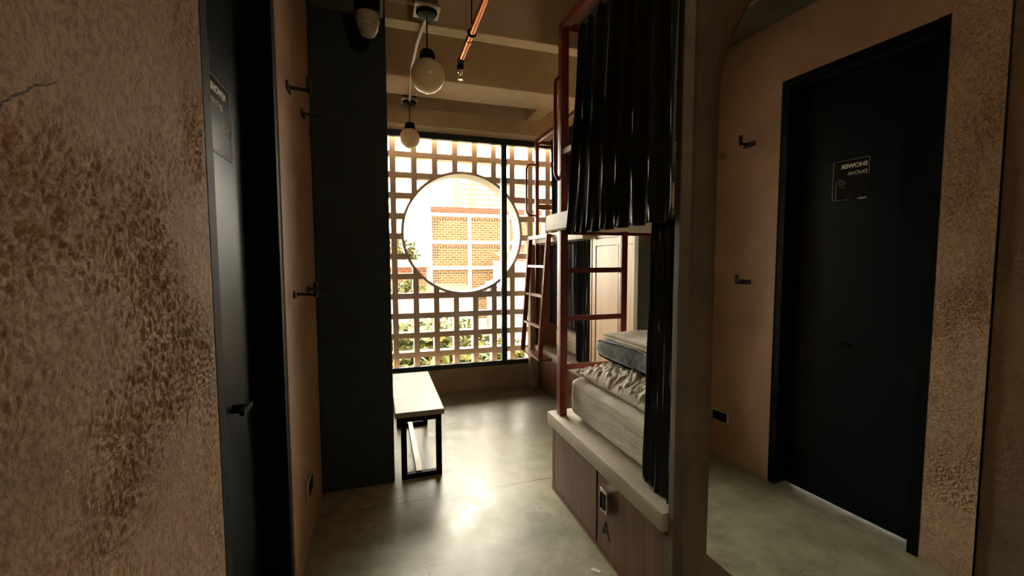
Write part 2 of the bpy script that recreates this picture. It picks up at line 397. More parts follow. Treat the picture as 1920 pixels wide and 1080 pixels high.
struct('ceiling_beam', bm, 'beam', label='narrow cross beam nearest the camera above the first globe lamp', cat='beam')
bm = BM(); box(bm, XL, 2.9, 2.985, 3.31, 2.44, 2.8, .006)
struct('ceiling_beam', bm, 'beam', label='wide pale cross beam between the two globe lamps', cat='beam')
bm = BM(); box(bm, 1.265, 1.385, 3.305, 3.60, 2.44, 2.8, .004)
struct('ceiling_beam', bm, 'beam', label='short lengthwise rib between the wide beam and the window lintel', cat='beam')
struct('ceiling_beam', box(BM(), XL, 2.9, 3.595, 3.9, 2.315, 2.8, .006), 'beam', label='deep concrete lintel directly over the window', cat='beam')
struct('wall_sill', box(BM(), XL, 2.9, 3.755, 3.9, 0, .215, .004), 'ceil', label='low concrete upstand below the window', cat='wall')

# window: dark aluminium frame, three lights
win = struct('window_1', box(BM(), XL, 2.9, 3.757, 3.80, 2.262, 2.320, .003), 'teal', label='dark teal aluminium window in front of the block screen', cat='window')
struct('bottom_rail', box(BM(), XL, 2.9, 3.757, 3.80, .212, .258, .003), 'teal', win)
struct('mullion', box(BM(), 1.085, 1.137, 3.755, 3.802, .255, 2.265, .003), 'teal', win)
struct('side_post', box(BM(), XL, XL + .05, 3.757, 3.80, .255, 2.265, .003), 'teal', win)
struct('pane', box(BM(), XL + .05, 1.085, 3.776, 3.782, .255, 2.265), 'glass', win)
struct('pane', box(BM(), 1.137, 2.9, 3.776, 3.782, .255, 2.265), 'glass', win)

# breeze block screen with a round opening
CX, CZ, RR = .772, 1.458, .572
def screen():
    bm = BM(); y0, y1 = 3.955, 4.05
    px, pz = .1872, .1838; xw, zw = .136, .131
    X0 = .155 - 3 * px; Z0 = 2.318 - 13 * pz
    xs, zs = [], []
    def cuts(start, pitch, hole, count):
        c = []; solid = []
        for k in range(count):
            a = start + k * pitch
            nb = 4 if hole > 0 else 1
            for q in range(8): c.append(a + hole * q / 8); solid.append(False)
            for q in range(5): c.append(a + hole + (pitch - hole) * q / 5); solid.append(True)
        c.append(start + count * pitch); return c, solid
    xs, sx = cuts(X0, px, xw, 17); zs, sz = cuts(Z0 - zw, pz, zw, 14)
    occ = [[False] * len(sz) for _ in sx]
    for i in range(len(sx)):
        for k in range(len(sz)):
            if sx[i] or sz[k]:
                mx_, mz_ = (xs[i] + xs[i + 1]) / 2, (zs[k] + zs[k + 1]) / 2
                if math.hypot(mx_ - CX, mz_ - CZ) > RR: occ[i][k] = True
    vc = {}
    def V(i, k, y):
        key = (i, k, y)
        if key not in vc: vc[key] = bm.verts.new((xs[i], y, zs[k]))
        return vc[key]
    for i in range(len(sx)):
        for k in range(len(sz)):
            if not occ[i][k]: continue
            bm.faces.new((V(i, k, y0), V(i + 1, k, y0), V(i + 1, k + 1, y0), V(i, k + 1, y0)))
            bm.faces.new((V(i, k, y1), V(i, k + 1, y1), V(i + 1, k + 1, y1), V(i + 1, k, y1)))
            g = lambda a, b: 0 <= a < len(sx) and 0 <= b < len(sz) and occ[a][b]
            if not g(i - 1, k): bm.faces.new((V(i, k, y0), V(i, k + 1, y0), V(i, k + 1, y1), V(i, k, y1)))
            if not g(i + 1, k): bm.faces.new((V(i + 1, k, y0), V(i + 1, k, y1), V(i + 1, k + 1, y1), V(i + 1, k + 1, y0)))
            if not g(i, k - 1): bm.faces.new((V(i, k, y0), V(i, k, y1), V(i + 1, k, y1), V(i + 1, k, y0)))
            if not g(i, k + 1): bm.faces.new((V(i, k + 1, y0), V(i + 1, k + 1, y0), V(i + 1, k + 1, y1), V(i, k + 1, y1)))
    return bm
scr = struct('breeze_block_screen', screen(), 'block', label='terracotta breeze block screen with square holes outside the window', cat='screen wall')
bm = BM(); n = 96; ri, ro = .556, .580
prof = [(ri, 3.948), (ro, 3.948), (ro, 4.165), (ri, 4.165)]
R = [[bm.verts.new((CX + r * math.cos(2 * math.pi * k / n), y, CZ + r * math.sin(2 * math.pi * k / n))) for k in range(n)] for r, y in prof]
for i in range(4):
    for k in range(n): bm.faces.new((R[i][k], R[i][(k + 1) % n], R[(i + 1) % 4][(k + 1) % n], R[(i + 1) % 4][k]))
o = struct('round_opening_rim', bm, 'rim', scr, smooth=True, angle=30); o.data.materials.append(M['block'])
for p_ in o.data.polygons:
    if abs(p_.normal.y) > .9 and p_.center.y < 4: p_.material_index = 1
o['label'] = 'smooth cream render ring lining the round opening'

# ------------------------------------------------------------------ shower door (left)
d1 = struct('door_1', box(BM(), -.430, -.388, .985, 1.545, .006, 2.075, .002), 'doorblack', label='black shower door set back in the left wall', cat='door')
bm = BM(); box(bm, XL - .15, XL + .001, .941, .979, 0, 2.112, .001); box(bm, XL - .15, XL - .004, 1.546, 1.586, 0, 2.112, .001); box(bm, XL - .15, XL - .004, .979, 1.546, 2.076, 2.112, .001)
struct('door_frame', bm, 'black', d1)
bm = BM(); lathe(bm, [(.012, 0), (.012, .03)], (0, 0, 0), 16, 'y')
for v in bm.verts: v.co = Vector((-.388 + v.co.y, 1.285 + v.co.x, .80 + v.co.z))
box(bm, -.362, -.350, 1.245, 1.325, .792, .808, .003)
o = struct('door_handle', bm, 'black', d1, smooth=True); o['label'] = 'small dark door handle'
sg = thing('shower_sign', 'small black SHOWER DUCHA sign with thin white outline on the black door', 'sign', (-.387, 1.29, 1.57))
obj('sign_board', box(BM(), -.3878, -.3855, 1.213, 1.372, 1.474, 1.668, .0006), 'signb', sg)
bm = BM(); sx_ = -.3852; lw = .0007
def seg(pts, w=.0007): tube(bm, [(sx_, y, z) for y, z in pts], w, 6)
seg([(1.219, 1.585), (1.219, 1.662), (1.366, 1.662), (1.366, 1.480), (1.293, 1.480)])
seg([(1.352, 1.481), (1.352, 1.566), (1.346, 1.575), (1.334, 1.577), (1.327, 1.572), (1.327, 1.568)])
seg([(1.341, 1.556), (1.339, 1.563), (1.333, 1.568), (1.327, 1.569), (1.320, 1.567), (1.315, 1.561), (1.314, 1.555), (1.341, 1.556)])
for yy in (1.336, 1.328, 1.320): seg([(yy, 1.549), (yy, 1.545)]); seg([(yy - .003, 1.540), (yy - .003, 1.536)])
obj('outline_drawing', bm, 'signw', sg)
text_mesh('lettering', 'SHOWER', .026, 'signw', (sx_, 1.226, 1.625), (0, 1, 0), (0, 0, 1), sg, bold=.0008)
text_mesh('lettering', 'DUCHA', .022, 'signw', (sx_, 1.226, 1.592), (0, 1, 0), (0, 0, 1), sg)
text_mesh('lettering', 'VIAJERO', .010, 'signw', (sx_, 1.224, 1.478), (0, 1, 0), (0, 0, 1), sg, bold=.0003)

# hooks
def hook(y, z, label):
    h = thing('coat_hook', label, 'hook', (XL, y, z), 'black wall hooks')
    obj('wall_plate', box(BM(), XL, XL + .007, y - .034, y + .034, z - .014, z + .014, .002), 'hookblack', h)
    bm = BM(); bar(bm, (XL + .006, y, z), (XL + .076, y, z - .004), .011, .011, .002); bar(bm, (XL + .071, y, z - .010), (XL + .071, y, z + .040), .011, .011, .002)
    obj('prong', bm, 'hookblack', h)
hook(1.757, 1.838, 'black wall hook nearer the door, upper row')
hook(2.055, 1.842, 'black wall hook beside the dark column, upper row')
hook(1.755, 1.076, 'black wall hook nearer the door, lower row')
hook(2.055, 1.076, 'black wall hook beside the dark column, lower row')
sw = thing('wall_socket', 'dark wall socket plate low on the beige wall beside the column', 'socket', (XL, 1.885, .255))
obj('cover_plate', box(BM(), XL, XL + .010, 1.825, 1.945, .220, .290, .006, 3), 'cream', sw, True)
obj('insert', box(BM(), XL + .008, XL + .0125, 1.842, 1.940, .228, .282, .003), 'black', sw)

# smoke / camera unit on the soffit
det = thing('dome_detector', 'ribbed cream dome detector under the soffit in front of the column', 'detector', (-.028, 2.12, 2.42))
obj('mounting_box', box(BM(), -.085, .028, 2.06, 2.18, 2.335, 2.42, .004), 'black', det)
bm = BM(); lathe(bm, [(.052, 2.336), (.053, 2.318), (.051, 2.30), (.047, 2.298), (.048, 2.288), (.046, 2.277), (.042, 2.275), (.042, 2.267), (.037, 2.264), (.037, 2.256), (.031, 2.253), (.030, 2.245), (.018, 2.239), (.006, 2.237)], (-.028, 2.12, 0), 36)
obj('dome', bm, 'cream', det, True, 25)
obj('conduit', tube(BM(), [(-.028, 2.055, 2.415), (-.028, 2.0, 2.415), (-.028, 1.2, 2.415)], .008), 'cream', det, True)

# globe pendants
def pendant(x, y, zc, r, zt, label):
    p = thing('globe_pendant', label, 'lamp', (x, y, zt), 'opal globe pendants')
    obj('ceiling_plate', box(BM(), x - .062, x + .062, y - .062, y + .062, zt, zt + .012, .002), 'white', p)
    obj('junction_box', box(BM(), x - .05, x + .05, y - .05, y + .05, zt + .012, 2.8, .002), 'grey', p)
    bm = BM(); lathe(bm, [(.052, zt), (.052, zt - .006), (.045, zt - .017), (.02, zt - .022), (.006, zt - .024)], (x, y, 0), 32); obj('canopy', bm, 'black', p, True)
    obj('cord', tube(BM(), [(x, y, zt - .02), (x, y, zc + r + .02)], .0035, 8), 'black', p, True)
    bm = BM(); lathe(bm, [(.008, zc + r + .045), (.030, zc + r + .038), (.038, zc + r + .020), (.041, zc + r - .022), (.034, zc + r - .024)], (x, y, 0), 32); obj('lamp_holder', bm, 'black', p, True)
    bm = BM(); bmesh.ops.create_uvsphere(bm, u_segments=40, v_segments=24, radius=r)
    for v in bm.verts: v.co = Vector((x, y, zc)) + v.co
    o = obj('globe', bm, 'opal', p, True, 180)
pendant(.250, 2.19, 2.125, .083, 2.432, 'large opal globe pendant with black cap, nearer the camera')
pendant(.247, 3.42, 2.155, .078, 2.432, 'opal globe pendant hanging just in front of the window')
tag(obj('electrical_conduit', tube(BM(), [(.248, 2.23, 2.424), (.238, 2.33, 2.424), (.226, 2.50, 2.424), (.222, 2.75, 2.424), (.230, 3.0, 2.424), (.240, 3.2, 2.424), (.247, 3.372, 2.428)], .011, 10), 'cream', None, True),
    'pale conduit running under the beams between the two globe lamps', 'conduit')
bm = BM(); tube(bm, [(.196 - i * .0038, 2.15 - i * .0012 + .003 * math.sin(i * 2.2), 2.438 - i * .0007 + .004 * math.cos(i * 2.2)) for i in range(36)] + [(.055, 2.08, 2.45), (.055, 2.05, 2.60), (.055, 2.05, 2.79)], .0045, 6)
tag(obj('flexible_cable', bm, 'white', None, True), 'white corrugated cable entering the nearer lamp plate from the left', 'cable')

# unseen fill lamp added behind the viewer to brighten the plaster and mirrored walls
fill_lamp = thing('globe_pendant', 'added globe fill lamp, unseen behind the viewer', 'lamp', (.78, -.80, 2.8))
t = NT('fill_lamp_glass'); t.base((.8, .7, .5, 1)); t.b.inputs['Emission Color'].default_value = (1, .72, .46, 1); t.b.inputs['Emission Strength'].default_value = 36; M['fillopal'] = t.m
obj('ceiling_plate', box(BM(), .718, .842, -.862, -.738, 2.788, 2.8, .002), 'white', fill_lamp)
obj('cord', tube(BM(), [(.78, -.80, 2.79), (.78, -.80, 2.44)], .0035, 8), 'black', fill_lamp, True)
bm = BM(); lathe(bm, [(.008, 2.455), (.030, 2.448), (.038, 2.430), (.041, 2.39), (.034, 2.386)], (.78, -.80, 0), 32); obj('lamp_holder', bm, 'black', fill_lamp, True)
bm = BM(); bmesh.ops.create_uvsphere(bm, u_segments=32, v_segments=20, radius=.083)
for v in bm.verts: v.co = Vector((.78, -.80, 2.325)) + v.co
obj('globe', bm, 'fillopal', fill_lamp, True, 180)

# sprinkler pipe
sp = thing('sprinkler_pipe', 'copper coloured sprinkler pipe with a chrome head hanging under the beams', 'pipe', (.48, 2.25, 2.39))
obj('pipe', tube(BM(), [(.470, -1.9, 2.385), (.485, 2.30, 2.385)], .0175, 16), 'copper', sp, True)
obj('pipe', tube(BM(), [(.485, 2.30, 2.385), (.487, 2.52, 2.385)], .0165, 16), 'copper', sp, True)
bm = BM(); tube(bm, [(.485, 2.288, 2.385), (.485, 2.312, 2.385)], .0205, 16); obj('coupling', bm, 'copper', sp, True)
bm = BM(); tube(bm, [(.487, 2.50, 2.385), (.487, 2.545, 2.382), (.487, 2.56, 2.372), (.487, 2.562, 2.345)], [.019, .020, .021, .019], 14); obj('elbow', bm, 'black', sp, True)
bm = BM(); lathe(bm, [(.010, 2.345), (.016, 2.338), (.016, 2.326), (.009, 2.322), (.007, 2.312)], (.487, 2.562, 0), 16)
for a in (-1, 1): tube(bm, [(.487 + a * .008, 2.562, 2.32), (.487 + a * .013, 2.562, 2.305), (.487 + a * .004, 2.562, 2.288)], .003, 8)
lathe(bm, [(.014, 2.288), (.015, 2.285), (.004, 2.283)], (.487, 2.562, 0), 16)
obj('sprinkler_head', bm, 'steel', sp, True)
bm = BM(); tube(bm, [(.484, 2.22, 2.8), (.484, 2.22, 2.405)], .0035, 8); obj('hanger_rod', bm, 'black', sp, True)
bm = BM(); tube(bm, [(.484 + .021 * math.sin(a / 16 * 2 * math.pi), 2.22, 2.385 + .021 * math.cos(a / 16 * 2 * math.pi)) for a in range(16)], .004, 8, True); obj('clamp', bm, 'black', sp, True)

# ------------------------------------------------------------------ mirror
bm = BM(); poly = []
ya, yb, zb, rad, zc = .389, .924, .363, .2675, 1.628; yc = (ya + yb) / 2
poly = [(ya, zb), (yb, zb)] + [(yc + rad * math.cos(a), zc + rad * math.sin(a)) for a in [math.pi * k / 40 for k in range(41)]]
nx = Vector((-1, -.0452, 0)).normalized()
def mp_(y, z, off): return Vector((XM(y), y, z)) + nx * off
fr_ = [bm.verts.new(mp_(y, z, .004)) for y, z in poly]; bk_ = [bm.verts.new(mp_(y, z, .0002)) for y, z in poly]
bm.faces.new(fr_); bm.faces.new(bk_[::-1])
for i in range(len(poly)): bm.faces.new((fr_[i], bk_[i], bk_[(i + 1) % len(poly)], fr_[(i + 1) % len(poly)]))
mir = obj('arched_mirror', bm, 'mirror'); tag(mir, 'tall arched frameless mirror on the concrete wall reflecting the shower door', 'mirror')
bm = BM(); pts = [mp_(y, z, .0015) for y, z in poly]
tube(bm, pts, .0022, 6, True); obj('mirror_edge', bm, 'black', mir, True)

bm = BM(); prism(bm, [(.756, 1.392), (.770, 1.396), (.782, 1.384), (.790, 1.366), (.778, 1.362), (.768, 1.374), (.757, 1.380)], 0, .0015)
tag(obj('paper_scrap', bm, 'signw'), 'tiny white scrap lying on the concrete floor near the bunk base', 'scrap')

# ------------------------------------------------------------------ bench
bx0, bx1, by0, by1 = .055, .324, 2.285, 3.11
bn = thing('bench', 'narrow bench with pale top and black steel frame beside the column', 'bench', ((bx0 + bx1) / 2, (by0 + by1) / 2, 0))
bx0 = .060; by0 = 2.285
obj('seat', box(BM(), bx0, bx1, by0, by1, .352, .382, .003), 'woodt', bn)
bm = BM()
for y in (by0 + .03, by1 - .04):
    box(bm, bx0 + .03, bx1 - .014, y - .015, y + .015, .322, .352, .002)
box(bm, bx0 + .03, bx0 + .06, by0 + .04, by1 - .04, .322, .352, .002); box(bm, bx1 - .044, bx1 - .014, by0 + .04, by1 - .04, .322, .352, .002)
obj('apron', bm, 'black', bn)
for y in (by0 + .03, by1 - .04):
    for x in (bx0 + .045, bx1 - .029):
        obj('leg', box(BM(), x - .015, x + .015, y - .015, y + .015, 0, .352, .002), 'black', bn)
    obj('foot_rail', box(BM(), bx0 + .03, bx1 - .014, y - .015, y + .015, 0, .028, .002), 'black', bn)
obj('stretcher', box(BM(), .170, .200, by0 + .03, by1 - .04, .006, .034, .002), 'steelb', bn)

# ------------------------------------------------------------------ near bunk
nb = thing('bunk_bed', 'near built-in bunk with walnut base, concrete ledges and red steel frame', 'bunk bed', (.86, 1.5, 0))
def slab(x0, x1, y0, y1, z0, z1, bev=.02): return box(BM(), x0, x1, y0, y1, z0, z1, bev, 4)
def ledge(x0, x1, y0, y1, z0, z1, name, parent):
    bm = box(BM(), x0, x1, y0, y1, z0, z1, .018, 2)
    return obj(name, bm, 'slab', parent, True, 25)
ledge(.815, 2.9, 1.048, 1.990, .352, .418, 'concrete_ledge', nb)
ledge(.822, 2.9, 1.049, 2.030, 1.350, 1.432, 'concrete_ledge', nb)
# base
bm = BM(); box(bm, .850, .868, 1.048, 1.976, .0, .352, .001); box(bm, .868, 2.88, 1.96, 1.976, .0, .352, .001)
obj('base_board', bm, 'wood', nb)
obj('plinth', box(BM(), .841, .850, 1.048, 1.978, 0, .018, .001), 'wood', nb)
dr = obj('door', box(BM(), .843, .850, 1.508, 1.944, .022, .338, .001), 'wood', nb)
obj('corner_stile', box(BM(), .843, .850, 1.950, 1.978, .0, .346, .001), 'wood', nb)
dr2 = obj('door', box(BM(), .843, .850, 1.056, 1.494, .022, .338, .001), 'wood', nb); dr2['label'] = 'walnut door with a metal lock and a black letter A'
lk = obj('lock', box(BM(), .818, .843, 1.385, 1.435, .208, .300, .005, 3), 'steel', dr2, True)
bm = BM(); box(bm, .8165, .8185, 1.393, 1.427, .222, .286, .004)
obj('lock_face', bm, 'black', dr2)
text_mesh('lettering', 'A', .088, 'black', (.8426, 1.455, .093), (0, -1, 0), (0, 0, 1), dr2, bold=.002)
# posts and rails
PX, PY = .868, 1.915
obj('post', box(BM(), PX - .019, PX + .019, PY - .022, PY + .022, .418, 1.350, .003), 'red', nb, True)
obj('post', box(BM(), PX - .019, PX + .019, PY - .022, PY + .022, 1.432, 2.335, .003), 'red', nb, True)
obj('top_rail', bar(BM(), (PX, PY, 2.315), (PX, 1.05, 2.315), .038, .038), 'red', nb, True)
obj('top_rail', bar(BM(), (PX, PY, 2.315), (2.88, PY, 2.315), .038, .038), 'red', nb, True)
obj('guard_rail', bar(BM(), (PX, PY - .02, 1.722), (PX, 1.05, 1.722), .030, .030), 'red', nb, True)
obj('post', box(BM(), 1.213, 1.247, 1.925, 1.955, .418, 1.350, .003), 'red', nb, True)
for z in (.655, .905, 1.150):
    obj('rung', bar(BM(), (PX + .018, 1.94, z), (1.215, 1.94, z), .026, .026), 'red', nb, True)
obj('rung', bar(BM(), (PX + .018, 1.94, 1.338), (1.419, 1.94, 1.338), .016, .016), 'red', nb, True)
obj('grab_handle', tube(BM(), [(PX - .015, 1.925, 2.085), (.845, 1.925, 2.083), (.834, 1.925, 2.072), (.830, 1.925, 2.055), (.830, 1.925, 1.64), (.834, 1.925, 1.62), (.845, 1.925, 1.603), (PX - .015, 1.925, 1.598)], .0085, 10), 'red', nb, True)
obj('curtain_rod', tube(BM(), [(.800, 1.0, 2.158), (.800, 1.62, 2.158)], .006, 10), 'black', nb, True)
obj('curtain_rod', tube(BM(), [(.882, 1.05, 1.336), (.882, 1.28, 1.336)], .005, 8), 'black', nb, True)

# mattress and bedding
def cushion(x0, x1, y0, y1, z0, z1, p=4.0, n=36, amp=.0, seed=1, sag=0, pz=2.6):
    """superellipsoid pillow / mattress with soft noise"""
    from mathutils import noise as N
    bm = BM(); bmesh.ops.create_cube(bm, size=2); bmesh.ops.subdivide_edges(bm, edges=bm.edges, cuts=n, use_grid_fill=True)
    for v in bm.verts:
        x, y, z = v.co
        mag = (abs(x) ** p + abs(y) ** p + abs(z) ** pz) ** (1 / p) if False else max(1e-6, ((abs(x) ** p + abs(y) ** p) ** (pz / p) + abs(z) ** pz) ** (1 / pz))
        x, y, z = x / mag, y / mag, z / mag
        q = Vector(((x + 1) / 2 * (x1 - x0) + x0, (y + 1) / 2 * (y1 - y0) + y0, (z + 1) / 2 * (z1 - z0) + z0))
        if amp:
            d = N.noise(q * 9 + Vector((seed, 0, 0))) * amp + N.noise(q * 24 + Vector((0, seed, 0))) * amp * .5
            q += Vector((x, y, z)).normalized() * d
        v.co = q
    return bm
mt = obj('mattress', cushion(.895, 2.75, 1.060, 1.905, .420, .625, 22, 40, .004, 3, pz=9), 'sheet', None, True, 180)
tag(mt, 'mattress in a wrinkled white sheet on the near lower ledge', 'mattress')
mu = obj('mattress', cushion(.91, 2.75, 1.06, 1.89, 1.433, 1.60, 20, 20, .002, 5, pz=8), 'sheet', None, True, 180)
tag(mu, 'mattress on the near upper ledge behind the long dark curtain', 'mattress')
def pillow_mesh(x0, x1, y0, y1, z0, zt):
    from mathutils import noise as N
    bm = BM(); nx_, ny_ = 56, 90; g = {}
    for s in (0, 1):
        for i in range(nx_ + 1):
            for j in range(ny_ + 1):
                u, v = i / nx_ * 2 - 1, j / ny_ * 2 - 1
                k = max(0, (1 - abs(u) ** 2.6)) ** .55 * max(0, (1 - abs(v) ** 3.2)) ** .5
                edge = i in (0, nx_) or j in (0, ny_)
                if s and edge: continue
                # corners pull out, sides pull in
                px_ = (x0 + x1) / 2 + u * (x1 - x0) / 2 * (1 - .05 * (1 - abs(v) ** 2)); py_ = (y0 + y1) / 2 + v * (y1 - y0) / 2 * (1 - .06 * (1 - u * u))
                w = N.noise(Vector((px_ * 14, py_ * 6, s * 7))) * .014 + abs(N.noise(Vector((px_ * 8 + py_ * 30, py_ * 12 - px_ * 26, s * 5)))) * .026 + abs(N.noise(Vector((px_ * 34, py_ * 42, 3)))) * .012 - .008
                h = (zt - z0)
                z = z0 + .012 + (h * k + w * (k > .05)) if s == 0 else z0 + .012 - .012 * min(1, k * 3)
                if edge: z = z0 + .018 + .004 * math.sin(py_ * 60)
                g[(s, i, j)] = bm.verts.new((px_, py_, z))
    G = lambda s, i, j: g.get((s, i, j)) or g[(0, i, j)]
    for s in (0, 1):
        for i in range(nx_):
            for j in range(ny_): bm.faces.new((G(s, i, j), G(s, i + 1, j), G(s, i + 1, j + 1), G(s, i, j + 1)))
    return bm
pw = obj('pillow', pillow_mesh(.925, 1.36, 1.20, 1.885, .624, .705), 'pillow', None, True, 180)
tag(pw, 'crumpled white pillow lying along the front of the near mattress', 'pillow')
def folded(x0, x1, y0, y1, z0, z1, layers, seed):
    """blanket folded in layers, the folds on its long front side"""
    from mathutils import noise as N
    bm = BM(); n, m_ = 24, 40
    h = (z1 - z0) / layers
    rings = []
    prof = []
    for l in range(layers):
        zc_ = z0 + h * (l + .5)
        for a in range(-4, 5): prof.append((x0 + h * .5 - math.cos(a / 4 * math.pi / 2) * h * .5 + .004 * (l % 2), zc_ + math.sin(a / 4 * math.pi / 2) * h * .5))
    for t_ in range(1, n): prof.append((x0 + (x1 - x0) * t_ / n, z1))
    for l in reversed(range(layers)):
        zc_ = z0 + h * (l + .5)
        for a in range(4, -5, -1): prof.append((x1 - h * .5 + math.cos(a / 4 * math.pi / 2) * h * .5, zc_ + math.sin(a / 4 * math.pi / 2) * h * .5))
    for t_ in range(n - 1, 0, -1): prof.append((x0 + (x1 - x0) * t_ / n, z0))
    for j in range(m_ + 1):
        v = j / m_; y = y0 + (y1 - y0) * v
        e = min(v, 1 - v) / .09; sh = 1 if e >= 1 else math.sqrt(max(0, 1 - (1 - e) ** 2)) * .8 + .2
        ring = []
        for (x, z) in prof:
            cx_, cz_ = (x0 + x1) / 2, (z0 + z1) / 2
            xx = cx_ + (x - cx_) * (.93 + .07 * sh); zz = cz_ + (z - cz_) * sh
            d = N.noise(Vector((xx * 7 + seed, y * 7, zz * 7))) * .010
            top = (z - z0) / (z1 - z0)
            ring.append(bm.verts.new((xx + d, y, zz + d * top)))
        rings.append(ring)
    k = len(prof)
    for j in range(m_):
        for i in range(k): bm.faces.new((rings[j][i], rings[j][(i + 1) % k], rings[j + 1][(i + 1) % k], rings[j + 1][i]))
    bm.faces.new(rings[0]); bm.faces.new(rings[-1][::-1]); return bm
bl = obj('folded_blanket', folded(1.02, 1.40, 1.16, 1.875, .722, .808, 1, 2), 'fleece', None, True, 60)
tag(bl, 'folded blue grey fleece blanket resting on the white pillow', 'blanket')
bl2 = obj('folded_cover', folded(1.05, 1.40, 1.17, 1.86, .812, .842, 2, 9), 'creamcloth', None, True, 60)
tag(bl2, 'folded cream cover topmost on the grey fleece blanket', 'blanket')

# ------------------------------------------------------------------ curtains
def curtain(name, label, x, y0, y1, z0, z1, folds, amp, mat, spread=0, ruffle=.0, seed=0, lean=0, nz=60, group=None, pinch=0, thick=.002):
    rnd = random.Random(seed); ny = folds * 14
    ph = [rnd.uniform(-.5, .5) for _ in range(folds + 2)]; am = [rnd.uniform(.55, 1.25) for _ in range(folds + 2)]
    bm = BM(); g = []
    for k in range(nz + 1):
        w = k / nz; z = z0 + (z1 - z0) * w; row = []
        for j in range(ny + 1):
            u = j / ny; ff = u * folds; i = int(min(ff, folds - 1)); fr2 = ff - i
            a_ = am[i] * (1 - fr2) + am[i + 1] * fr2; p_ = ph[i] * (1 - fr2) + ph[i + 1] * fr2
            sway = math.sin(w * 2.1 + p_ * 3 + seed) * .14
            body = math.sin(2 * math.pi * (ff + p_ * .5 + sway))
            body = 2 * abs(math.sin(math.pi * (ff + p_ * .5 + sway))) ** .75 - 1
            A = amp * a_ * (.8 + .2 * math.sin(math.pi * w))
            xx = x + A * body
            if ruffle:
                rr = ruffle * (1.3 * math.exp(-w / .07) + .5 * math.exp(-(1 - w) / .03)); xx += rr * math.sin(2 * math.pi * ff * 3.1 + p_ * 4)
            s = 1 + spread * (1 - w) - pinch * math.sin(math.pi * min(1, max(0, w)))
            yy = y0 + (y1 - y0) * u; yy = y0 + (yy - y0) * s + lean * (1 - w) + .010 * math.cos(2 * math.pi * ff + p_) * a_
            zz = z + (.006 * math.sin(2 * math.pi * ff) if k == 0 else 0)
            row.append(bm.verts.new((xx, yy, zz)))
        g.append(row)
    for k in range(nz):
        for j in range(ny): bm.faces.new((g[k][j], g[k][j + 1], g[k + 1][j + 1], g[k + 1][j]))
    o = obj(name, bm, mat, None, True, 180)
    md = o.modifiers.new('thickness', 'SOLIDIFY'); md.thickness = thick; md.offset = 0
    tag(o, label, 'curtain', group); return o
curtain('curtain', 'long dark navy velvet curtain drawn across the near upper bunk', .800, 1.000, 1.585, 1.318, 2.150, 7, .0155, 'curtain', .20, .006, 3, 0, 80)
curtain('curtain', 'dark velvet curtain gathered beside the pillar at the near lower bunk', .882, 1.056, 1.215, .424, 1.330, 5, .020, 'curtain', .12, .006, 8, 0, 70, None, .08)

# ------------------------------------------------------------------ lockers
lo = thing('locker_cupboard', 'oak veneer locker cupboard between the near and far bunks', 'cupboard', (1.44, 2.36, 0))
obj('body', box(BM(), 1.440, 2.05, 2.130, 2.640, 0, 2.30, .002), 'woodl', lo)
obj('face_frame', (lambda b: (box(b, 1.424, 1.440, 2.592, 2.640, 0, 2.30, .001), box(b, 1.424, 1.440, 2.300, 2.330, .05, 1.30, .001), box(b, 1.424, 1.440, 2.128, 2.140, 0, 2.30, .001), box(b, 1.424, 1.440, 2.140, 2.592, 1.30, 1.345, .001), box(b, 1.424, 1.440, 2.140, 2.592, 0, .05, .001))[0])(BM()), 'woodl', lo)
obj('door', box(BM(), 1.428, 1.440, 2.335, 2.587, .055, 1.295, .0015), 'woodl', lo)
obj('door', box(BM(), 1.428, 1.440, 2.145, 2.295, .055, 1.295, .0015), 'woodl', lo)
obj('door', box(BM(), 1.428, 1.440, 2.145, 2.587, 1.350, 2.27, .0015), 'woodl', lo)

# ------------------------------------------------------------------ far bunk
fb = thing('bunk_bed', 'far built-in bunk beside the window with red frame and leaning ladder', 'bunk bed', (1.42, 3.2, 0))
obj('end_panel', box(BM(), 1.43, 2.9, 3.645, 3.664, .42, 1.35, .001), 'woodl', fb)
obj('socket', box(BM(), 1.455, 1.50, 3.638, 3.645, 1.265, 1.31, .002), 'black', fb)
ledge(1.365, 2.9, 2.66, 3.664, .352, .418, 'concrete_ledge', fb)
ledge(1.355, 2.9, 2.66, 3.70, 1.352, 1.43, 'concrete_ledge', fb)
obj('base_board', box(BM(), 1.415, 1.435, 2.66, 3.664, 0, .352, .001), 'wood', fb)
obj('door', box(BM(), 1.407, 1.415, 3.16, 3.62, .02, .335, .001), 'wood', fb)
obj('door', box(BM(), 1.407, 1.415, 2.69, 3.15, .02, .335, .001), 'wood', fb)
obj('side_panel', box(BM(), 1.42, 2.9, 2.642, 2.658, 0, 2.3, .001), 'woodl', fb)
fx, fy = 1.385, 3.63
obj('post', box(BM(), fx - .017, fx + .017, fy - .017, fy + .017, .418, 1.352, .003), 'red', fb, True)
obj('post', box(BM(), fx - .017, fx + .017, fy - .017, fy + .017, 1.43, 2.295, .003), 'red', fb, True)
obj('post', box(BM(), fx - .017, fx + .017, 2.69, 2.724, 1.43, 2.295, .003), 'red', fb, True)
obj('top_rail', bar(BM(), (fx, fy, 2.278), (fx, 2.70, 2.278), .032, .032), 'red', fb, True)
obj('top_rail', bar(BM(), (fx, fy, 2.268), (2.88, fy, 2.268), .032, .032), 'red', fb, True)
obj('guard_rail', bar(BM(), (fx, fy, 1.69), (2.88, fy, 1.69), .03, .045), 'red', fb, True)
obj('grab_handle', tube(BM(), [(fx - .015, fy, 2.068), (1.315, fy, 2.068), (1.295, fy, 2.055), (1.285, fy, 2.03), (1.285, fy, 1.66), (1.295, fy, 1.63), (1.315, fy, 1.612), (fx - .015, fy, 1.61)], .0085, 10), 'red', fb, True)
